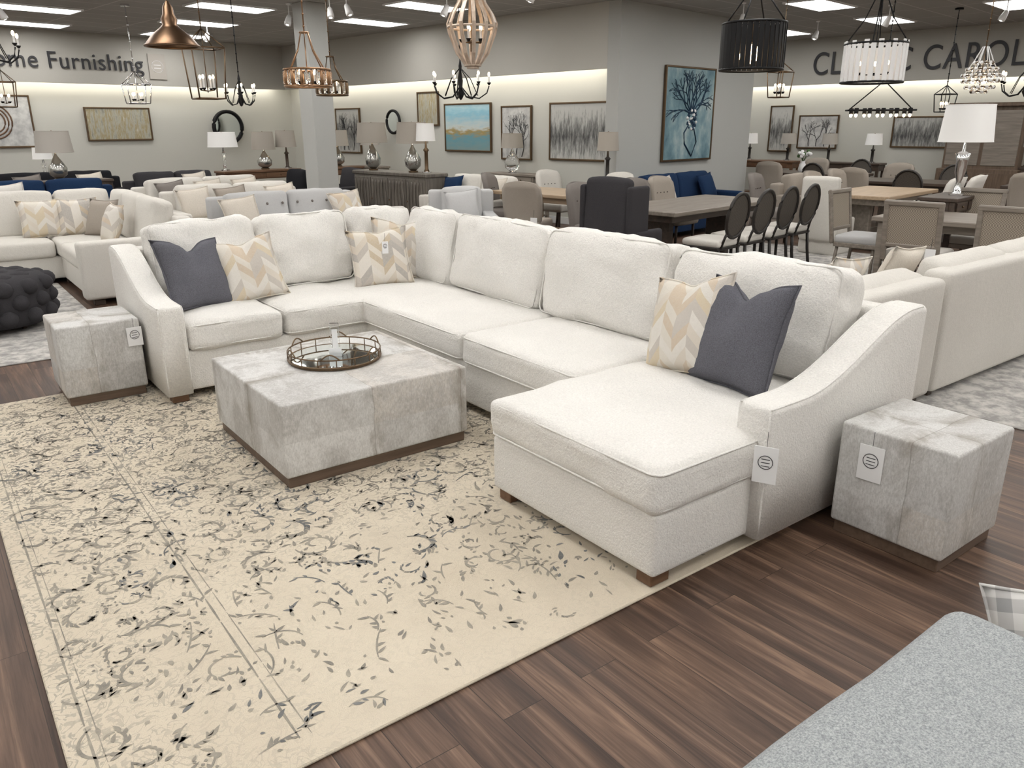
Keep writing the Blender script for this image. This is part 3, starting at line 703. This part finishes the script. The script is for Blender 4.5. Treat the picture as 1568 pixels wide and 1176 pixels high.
def table(r,f,rz,w,d,mt=DKWOOD,ml=DKWOOD,h=.76,ped=False,name='dining_table'):
    b=M(); b.box((0,0,h-.025),(w,d,.05),mt,.008); b.box((0,0,h-.09),(w-.2,d-.2,.08),ml,.005)
    if ped:
        for sg in (-1,1):
            b.box((sg*w*.28,0,.37),(.12,.3,.62),ml,.015); b.box((sg*w*.28,0,.035),(.14,d*.75,.07),ml,.012)
        b.box((0,0,.2),(w*.56,.06,.1),ml,.008)
    else:
        for sx in (-1,1):
            for sy in (-1,1): b.box((sx*(w/2-.09),sy*(d/2-.09),(h-.05)/2),(.08,.08,h-.05),ml,.01,taper=.75)
    return b.done(name,(*W(r,f),0),rz)
F1=7.85-90; F2=7.85; B1=7.85+90; B2=187.85   # facing e1, e2, -e1, -e2
def dx(c,e,d): return (c[0]+e[0]*d,c[1]+e[1]*d)
E1=(.7071,.7071);E2=(-.7071,.7071)
tc=(2.2,9.75)
table(*tc,7.85,2.3,1.05,GRWOOD,DKWOOD,.76,True)
for i in range(4): chair(*dx(dx(tc,E2,-.82),E1,(i-1.5)*.56),F2,'oval',wood_=EBONY)
for i in range(4): chair(*dx(dx(tc,E2,.82),E1,(i-1.5)*.56),B2,'upholstered',BEIGE if i%2 else TAUPE)
chair(1.15,8.3,F1,'wing',CHAR,tg=True)
tc=(.72,11.5); table(*tc,97.85,1.9,1.0,LTWOOD,LTWOOD,.76,True)
chair(.22,10.35,-60,'upholstered',BEIGE,tg=True); chair(1.13,10.2,20,'upholstered',BEIGE); chair(.75,12.7,B2,'upholstered',WHITE2); chair(-.1,11.9,B2+30,'upholstered',TAUPE); chair(1.45,11.9,B1,'upholstered',WHITE2)
tc=(4.72,7.85); table(*tc,97.85,1.9,1.0,GRWOOD,GRWOOD)
chair(*dx(dx(tc,E1,-.72),E2,.38),F1,'cane',OAT,GRWOOD,True); chair(*dx(dx(tc,E1,-.72),E2,-.42),F1,'cane',OAT,GRWOOD); chair(*dx(tc,E2,1.2),B2,'cane',LGREY,GRWOOD)
chair(*dx(dx(tc,E1,.75),E2,.4),B1,'cane',OAT,GRWOOD)
tc=(5.2,11.4); table(*tc,7.85,1.9,1.0,LTWOOD,GRWOOD,.76,True)
chair(4.25,10.7,F1,'slip',WHITE2); chair(5.7,10.8,F2,'upholstered',WHITE2); chair(6.2,11.2,F2,'upholstered',WHITE2); chair(4.7,12.0,B2,'upholstered',BEIGE); chair(5.3,12.6,B2,'upholstered',BEIGE); chair(3.75,11.6,200,'upholstered',TAUPE)
for tc in ((6.6,13.6),(8.5,12.0),(6.0,16.0),(7.9,9.6)):
    table(*tc,97.85,1.9,1.0,DKWOOD,DKWOOD)
    for a in (-1,1):
        for c in (-.45,.45): chair(*dx(dx(tc,E1,a*.8),E2,c),F1 if a<0 else B1,'oval' if c<0 else 'upholstered',BEIGE,EBONY)
# consoles and cabinets
def console(r,f,rz,w,d,h,m,name='console_table'):
    b=M(); b.box((0,0,h-.02),(w,d,.04),m,.006); b.box((0,0,h-.1),(w-.06,d-.04,.12),m,.004); b.box((0,0,.16),(w-.06,d-.06,.03),m,.004)
    for sx in (-1,1):
        for sy in (-1,1): b.box((sx*(w/2-.05),sy*(d/2-.05),(h-.04)/2),(.06,.06,h-.04),m,.006)
    for i in (-1,1): b.box((i*w*.22,d/2-.015,h-.1),(w*.38,.012,.09),m,.003); b.sph((i*w*.22,d/2,h-.1),.012,BRASS,8)
    return b.done(name,(*W(r,f),0),rz)
def cabinet(r,f,rz,w,d,h,m,name='carved_sideboard',doors=4):
    b=M(); b.box((0,0,h-.03),(w,d,.06),m,.012); b.box((0,0,h/2),(w-.06,d-.05,h-.12),m,.006); b.box((0,0,.05),(w-.02,d-.02,.1),m,.008)
    dw=(w-.1)/doors
    for i in range(doors):
        cx=-(w-.1)/2+dw*(i+.5); b.box((cx,d/2-.02,h/2),(dw-.015,.03,h-.2),m,.006)
        for q in range(5):
            x=cx+(q-2)*dw*.18; P=[(x+.012*math.sin(z_*9+q),d/2,.12+z_*(h-.26)) for z_ in [k_/14 for k_ in range(15)]]; b.tube(P,dw*.035,m,5)
        b.sph((cx+dw*.4,d/2+.02,h/2),.014,BRASS,8)
    return b.done(name,(*W(r,f),0),rz)
CARV=wood('carved_grey_wood',(.09,.08,.068),(.19,.17,.145),2)
cabinet(-1.95,14.0,B1,2.1,.48,.92,CARV)
def hutch(r,f,rz):
    b=M(); m=HUTW; b.box((0,0,.42),(1.4,.45,.84),m,.01); b.box((0,-.06,1.4),(1.3,.3,1.14),m,.01); b.box((0,-.03,2.0),(1.4,.4,.07),m,.01)
    for i in (-1,1): b.box((i*.33,.23,.42),(.6,.02,.7),m,.006); b.box((i*.32,.095,1.4),(.58,.02,1.0),GRWOOD,.006); b.sph((i*.06,.25,.45),.015,BRASS,8)
    return b.done('china_hutch',(*W(r,f),0),rz)
hutch(9.0,15.6,B1)
console(-7.2,12.9,B2,1.5,.42,.86,DKWOOD); console(-4.85,15.6,B2,1.6,.42,.88,MIDWOOD); console(-3.55,16.7,B2,1.0,.42,.88,MIDWOOD)
console(4.9,8.95,B2,.9,.4,.9,DKWOOD); console(1.75,12.4,B1,.9,.4,.86,DKWOOD); console(-8.75,15.2,B2,1.2,.4,.8,DKWOOD); console(.1,14.4,B1,1.3,.4,.86,GRWOOD); console(-3.0,17.4,B1,.9,.36,.86,GRWOOD)
for q in range(5): 
    if q!=2: console(*dx((6.3,18.6),E2,-q*1.9+.5),B1,1.5,.42,.88,DKWOOD if q%2 else MIDWOOD)
# ---------------------------------------------------------------- table lamps
def lamp(r,f,z,shade=SHT,R=.24,h=.30,base=MERC,bh=.45,kind='jug',name='table_lamp'):
    b=M(); b.cyl((0,0,0),.08,.025,SILVER if base!=MERC else BRASS,20)
    k_={'jug':[(.04,.02),(.13,.1),(.14,.2),(.09,.3),(.04,.38),(.02,.42),(.012,.45)],'column':[(.05,.02),(.03,.06),(.028,.3),(.05,.33),(.02,.36),(.012,.45)],'twist':[(.07,.0),(.045,.03),(.025,.12),(.055,.2),(.06,.3),(.075,.36),(.02,.38),(.012,.45)]}[kind]
    b.lathe([(a,c/.45*bh) for a,c in k_],base,20)
    b.tube([(0,0,bh),(0,0,bh+h*.9)],.006,BRASS,6); b.sph((0,0,bh+h*.45),.03,BULB if shade!=SHW else BULBW,8)
    z0=bh+.01; rt=R*.88
    b.lathe([(R,z0),(rt,z0+h)],shade,28,cap=False); b.lathe([(rt-.004,z0+h),(R-.004,z0)],shade,28,cap=False)
    b.ring((0,0,z0+h),rt,.004,shade); b.ring((0,0,z0),R,.004,shade)
    for i in range(3): a=i*2.094; b.tube([(0,0,z0+h*.9),(rt*math.cos(a),rt*math.sin(a),z0+h*.9)],.003,BRASS,4)
    b.sph((0,0,z0+h),.012,BRASS,6)
    return b.done(name,(*W(r,f),z),0)
lamp(-7.2,12.9,.86,SHG,.27,.32,MERC,.42); lamp(-8.7,15.15,.8,SHW,.17,.2,GLASS,.3,'column')
lamp(-5.35,15.2,.88,SHW,.27,.26,GLASS,.42,'column'); lamp(-4.75,15.7,.88,SHT,.22,.32,MERC,.36); lamp(-4.4,16.0,.88,SHT,.2,.3,DKWOOD,.4,'column'); lamp(-3.55,16.7,.88,SHT,.24,.3,MERC,.4)
lamp(-2.45,14.45,.92,SHT,.27,.33,MERC,.46); lamp(-1.65,13.68,.92,SHT,.27,.33,MERC,.46); lamp(-1.40,13.45,.92,SHW,.16,.27,BRASS,.5,'column')
lamp(-3.0,17.4,.86,SHG,.2,.2,DKWOOD,.42,'column'); lamp(.02,14.48,.86,SHT,.2,.24,GLASS,.42); lamp(1.5,12.65,.86,SHT,.17,.27,EBONY,.42,'column')
lamp(4.95,8.93,.90,SHW,.27,.38,SILVER,.56,'twist')
for q in range(5):
    c=dx((6.3,18.6),E2,-q*1.9+.5)
    if q!=2:
        for a in (-.5,.45): lamp(*dx(c,E2,a),.88,SHG if (q+int(a*2))%2 else SHW,.17,.22,EBONY,.36,'column')
table(-4.95,10.9,0,.8,.5,MIDWOOD,MIDWOOD,.5,name='coffee_table')
b=M(); b.box((0,0,.12),(.52,.03,.22),GRWOOD,.004); b.box((0,-.017,.12),(.46,.006,.15),LTWOOD,.002); b.box((0,0,.01),(.5,.14,.02),DKWOOD,.003)
for z_ in (.14,.10): b.box((0,-.022,z_),(.3,.003,.015),INK,.001)
b.done('wooden_tabletop_sign',(*W(-4.95,10.9),.5),-25)
b=M(); b.lathe([(.05,0),(.08,.06),(.06,.16),(.04,.2),(.05,.22)],CARD,16)
LEAF=mat('leaf_green',(.06,.12,.04),.7)
for i in range(16):
    a=random.uniform(0,6.28);R=random.uniform(.05,.16); z_=random.uniform(.3,.42); b.tube([(0,0,.2),(R*.5*math.cos(a),R*.5*math.sin(a),.3),(R*math.cos(a),R*math.sin(a),z_)],.004,LEAF,4); b.sph((R*math.cos(a),R*math.sin(a),z_),.035,CARD if i%3 else LEAF,8)
b.done('vase_of_flowers',(*W(5.7,15.9),.76),0)
# ---------------------------------------------------------------- hanging fixtures (origin at the fixture's underside)
def hang(b,ztop,zc,m):
    b.tube([(0,0,ztop),(0,0,zc-.02)],.007,m,6); b.cyl((0,0,zc-.03),.065,.03,m,18)
    n=int((zc-ztop)/.12)
    for i in range(n): b.sph((0,0,ztop+.06+i*.12),.013,m,6)
def candle(b,x,y,z,m=CARD,h=.07):
    b.lathe([(.008,-.02),(.022,0),(.024,.008)],BLACK,10,(x,y,z)); b.cyl((x,y,z+.006),.010,h,m,8); b.sph((x,y,z+h+.03),.015,BULB,8,1.7)
def pend(name,r,f,z,fn,*a):
    b=M(); fn(b,H-z,*a); return b.done(name,(*W(r,f),z),0)
def dome(b,zc):
    b.lathe([(.26,0),(.252,.02),(.19,.10),(.10,.17),(.07,.20),(.08,.25),(.055,.30),(.05,.36),(.015,.42)],DBRONZE,32,cap=False)
    b.lathe([(.24,.012),(.18,.095),(.09,.16),(.02,.18)],DBRONZE,32,cap=False); b.ring((0,0,.005),.258,.012,DBRONZE,32); b.sph((0,0,.06),.035,BULB); hang(b,.4,zc,DBRONZE)
def lantern(b,zc,w,h,m,nb=4,flare=.8):
    q=w/2; t=.009; k0=flare
    c0=[(sx*q*k0,sy*q*k0,0) for sx,sy in ((1,1),(1,-1),(-1,-1),(-1,1))]; c1=[(sx*q,sy*q,h) for sx,sy in ((1,1),(1,-1),(-1,-1),(-1,1))]
    for i in range(4):
        b.tube([c0[i],c1[i]],t,m,4); b.tube([c0[i],c0[(i+1)%4]],t,m,4); b.tube([c1[i],c1[(i+1)%4]],t,m,4); b.tube([c1[i],(0,0,h+w*.55)],t*.8,m,4)
    b.tube([(0,0,.12*h),(0,0,h+w*.55)],.006,m,6)
    for i in range(nb):
        a=math.pi/4+i*2*math.pi/nb; x,y=w*.22*math.cos(a),w*.22*math.sin(a); b.tube([(0,0,h*.15),(x,y,h*.17)],.006,m,5); candle(b,x,y,h*.2,CARD,h*.18)
    hang(b,h+w*.55,zc,m)
def chand(b,zc,R,n,m,two=False):
    b.lathe([(.002,-.02),(.02,0),(.045,.05),(.02,.1),(.03,.2),(.015,.3),(.02,.36),(.008,.42)],m,14); hang(b,.4,zc,m)
    for i in range(n):
        a=2*math.pi*i/n+.3; ca,sa=math.cos(a),math.sin(a)
        P=[(.02,.12),(R*.3,.02),(R*.65,.0),(R*.92,.06),(R,.14)]; b.tube([(p*ca,p*sa,z) for p,z in P],.008,m,6); candle(b,R*ca,R*sa,.17)
        b.tube([(.015*ca,.015*sa,.33),(R*.35*ca,R*.35*sa,.22),(R*.6*ca,R*.6*sa,.03)],.005,m,5)
def drum(b,zc,R,h,m,cr):
    for z in (0,h): b.ring((0,0,z),R,.012,m,36)
    n=28
    for i in range(n):
        a=2*math.pi*i/n; x,y=R*math.cos(a),R*math.sin(a)
        if cr=='crystal': b.lathe([(.002,0),(.016,.03),(.016,h-.03),(.002,h)],GLASS if i%2 else m,6,(x,y,0))
        else: b.box((0,0,0),(.012,.050,h*1.05),cr,.003,TR(x,y,h*.5+.02*(i%2),math.degrees(a)))
    for i in range(4):
        a=math.pi/2*i+.4; b.tube([(R*math.cos(a),R*math.sin(a),h),(R*.45*math.cos(a),R*.45*math.sin(a),h+R*.8),(.05*math.cos(a),.05*math.sin(a),h+R*1.5)],.007,m,6)
        candle(b,R*.45*math.cos(a),R*.45*math.sin(a),h*.25)
        b.tube([(0,0,h*.2),(R*.45*math.cos(a),R*.45*math.sin(a),h*.22)],.006,m,5)
    b.ring((0,0,h+R*1.5),.05,.008,m,14); b.tube([(0,0,h*.1),(0,0,h+R*1.5)],.006,m,6); hang(b,h+R*1.5,zc,m)
def slatlantern(b,zc):
    prof=[(.07,0),(.15,.10),(.22,.28),(.235,.36),(.20,.44),(.13,.54),(.10,.64),(.12,.70)]
    for i in range(12):
        a=2*math.pi*i/12; T=Matrix.Rotation(a,4,'Z'); vs=[];fs=[]
        for (r_,z_) in prof:
            for dx_,dy_ in ((-.007,-.017),(.007,-.017),(.007,.017),(-.007,.017)): vs.append((r_+dx_,dy_,z_))
        for j in range(len(prof)-1):
            for q in range(4): fs.append([j*4+q,j*4+(q+1)%4,j*4+4+(q+1)%4,j*4+4+q])
        fs+= [[3,2,1,0],[len(vs)-4,len(vs)-3,len(vs)-2,len(vs)-1]]; b.add(vs,fs,WWOOD,False,T)
    for r_,z_ in ((.072,0),(.225,.33),(.125,.70),(.105,.60)): b.ring((0,0,z_),r_,.012,WWOOD,28)
    b.cyl((0,0,-.03),.06,.03,WWOOD,16); b.cyl((0,0,.12),.02,.1,BRASS)
    for i in range(5): a=i*1.257; b.tube([(0,0,.2),(.1*math.cos(a),.1*math.sin(a),.2)],.006,BRASS,5); candle(b,.1*math.cos(a),.1*math.sin(a),.22,CARD,.08)
    b.tube([(0,0,0),(0,0,.72)],.008,BRASS); hang(b,.7,zc,BRASS)
def blackdrum(b,zc):
    R,h=.29,.40
    n=36
    for i in range(n): a=2*math.pi*i/n; b.box((0,0,0),(.010,.045,h),BLACK,.002,TR(R*math.cos(a),R*math.sin(a),h/2,math.degrees(a)+8))
    for z in (0,h): b.ring((0,0,z),R,.012,BLACK,40)
    for i in range(4):
        a=i*math.pi/2+.3; b.tube([(R*math.cos(a),R*math.sin(a),h),(.02*math.cos(a),.02*math.sin(a),h+.35)],.007,BLACK,6); b.tube([(R*math.cos(a),R*math.sin(a),h),(0,0,h)],.006,BLACK,5)
    b.cyl((0,0,h-.16),.02,.16,BRASS); b.sph((0,0,.14),.06,BULB,12,1.5)
    for i in range(3): a=i*2.094; b.sph((.1*math.cos(a),.1*math.sin(a),.12),.022,BULB,8,1.5)
    hang(b,h+.35,zc,BLACK)
def beads(b,zc):
    for R,z in ((.08,.0),(.15,.05),(.19,.12),(.2,.18),(.16,.25),(.1,.32)):
        n=max(6,int(2*math.pi*R/.045)); b.ring((0,0,z),R,.005,BRASS)
        for i in range(n): a=2*math.pi*i/n; b.sph((R*math.cos(a),R*math.sin(a),z),.021,CARD if i%2 else GLASS,8)
    for i in range(6): a=i*1.047; b.tube([(.19*math.cos(a),.19*math.sin(a),.18),(.1*math.cos(a),.1*math.sin(a),.34),(.03*math.cos(a),.03*math.sin(a),.5)],.006,CARD,5)
    for i in range(3): a=i*2.094; b.sph((.08*math.cos(a),.08*math.sin(a),.12),.022,BULB,8,1.5)
    b.tube([(0,0,.02),(0,0,.5)],.006,BRASS); hang(b,.5,zc,BRASS)
def linear(b,zc):
    T=Matrix.Rotation(math.radians(-40),4,'Z')
    for y in (-.1,.1): b.tube([(-.46,y,.05),(.46,y,.05)],.014,BLACK,6,T=T)
    for x in (-.46,.46): b.tube([(x,-.1,.05),(x,.1,.05)],.014,BLACK,6,T=T); b.tube([(x,0,.05),(0,0,.45)],.009,BLACK,5,T=T)
    for i in range(5):
        for y in (-.1,.1): b.cyl((-.38+i*.19,y,.0),.03,.08,BLACK,10,T); b.sph((-.38+i*.19,y,-.02),.022,BULB,8,1.2,T)
    hang(b,.45,zc,BLACK)
pend('dome_pendant',-3.42,8.6,2.43,dome)
pend('lantern_pendant',-3.62,10,1.98,lantern,.38,.56,BRASS)
pend('lantern_pendant',-5.9,13.2,2.02,lantern,.36,.28,SILVER)
pend('candle_chandelier',-3.95,12.2,1.96,chand,.22,6,BLACK)
pend('crystal_drum_chandelier',-2.2,9.1,2.07,drum,.245,.17,COPPER,'crystal')
pend('crystal_drum_chandelier',-2.35,11,2.05,drum,.2,.17,BRASS,'crystal')
pend('slatted_wood_lantern',-.36,8.0,2.2,slatlantern)
pend('candle_chandelier',-.6,10,1.97,chand,.34,7,BLACK)
pend('black_drum_pendant',2.28,8.0,2.15,blackdrum)
pend('slatted_drum_chandelier',3.87,9,2.08,drum,.31,.38,BLACK,CARD)
pend('lantern_pendant',3.85,12,2.03,lantern,.26,.34,BRASS)
pend('beaded_chandelier',5.6,10,2.02,beads)
pend('linear_chandelier',5.35,12,1.8,linear)
pend('lantern_pendant',7.3,14,1.85,lantern,.26,.28,BLACK)
pend('lantern_pendant',-8.6,14.2,2.0,lantern,.34,.4,BRASS)
pend('candle_chandelier',6.35,10.3,1.98,chand,.3,6,BLACK)
pend('candle_chandelier',-5.35,8.7,2.3,chand,.3,6,BLACK)
# track spots
for i,(r,f) in enumerate(((0.0,10.4),(.3,10.9),(-.9,12.2),(-3.4,13.2),(-2.6,12.4),(-2.3,12.1),(-7.6,12.6),(-7.3,12.3),(3.6,13.3),(6.0,13.6),(7.5,13.0),(5.6,15.6),(-5.5,15.5))):
    b=M(); b.cyl((0,0,.16),.035,.02,CARD,14); b.tube([(0,0,0),(0,0,.17)],.008,CARD,6); b.lathe([(.05,-.14),(.052,-.1),(.035,0),(.02,.02)],CARD,16,(0,0,0),TR(rx=25)); b.sph((0,0,-.125),.035,BULBW,10,.6,TR(rx=25))
    b.done('ceiling_spotlight',(*W(r,f),H-.182),i*40)
# ---------------------------------------------------------------- world + camera
w=bpy.data.worlds.new('world'); scn.world=w; w.use_nodes=True; w.node_tree.nodes['Background'].inputs[0].default_value=(.8,.82,.85,1); w.node_tree.nodes['Background'].inputs[1].default_value=.3
cam=bpy.data.cameras.new('camera'); co=bpy.data.objects.new('camera',cam); bpy.context.collection.objects.link(co)
cam.sensor_width=36; cam.lens=1200/1568*36; cam.clip_start=.02
he,th,ro=math.radians(52.85),math.radians(18.2),math.radians(.25)
Fv=Vector((math.cos(he)*math.cos(th),math.sin(he)*math.cos(th),-math.sin(th))); Rv=Vector((math.sin(he),-math.cos(he),0)); Uv=Rv.cross(Fv)
R2=Rv*math.cos(ro)-Uv*math.sin(ro); U2=Rv*math.sin(ro)+Uv*math.cos(ro)
mw=Matrix((( R2.x,U2.x,-Fv.x,0),(R2.y,U2.y,-Fv.y,0),(R2.z,U2.z,-Fv.z,1.65),(0,0,0,1))); co.matrix_world=mw
scn.camera=co
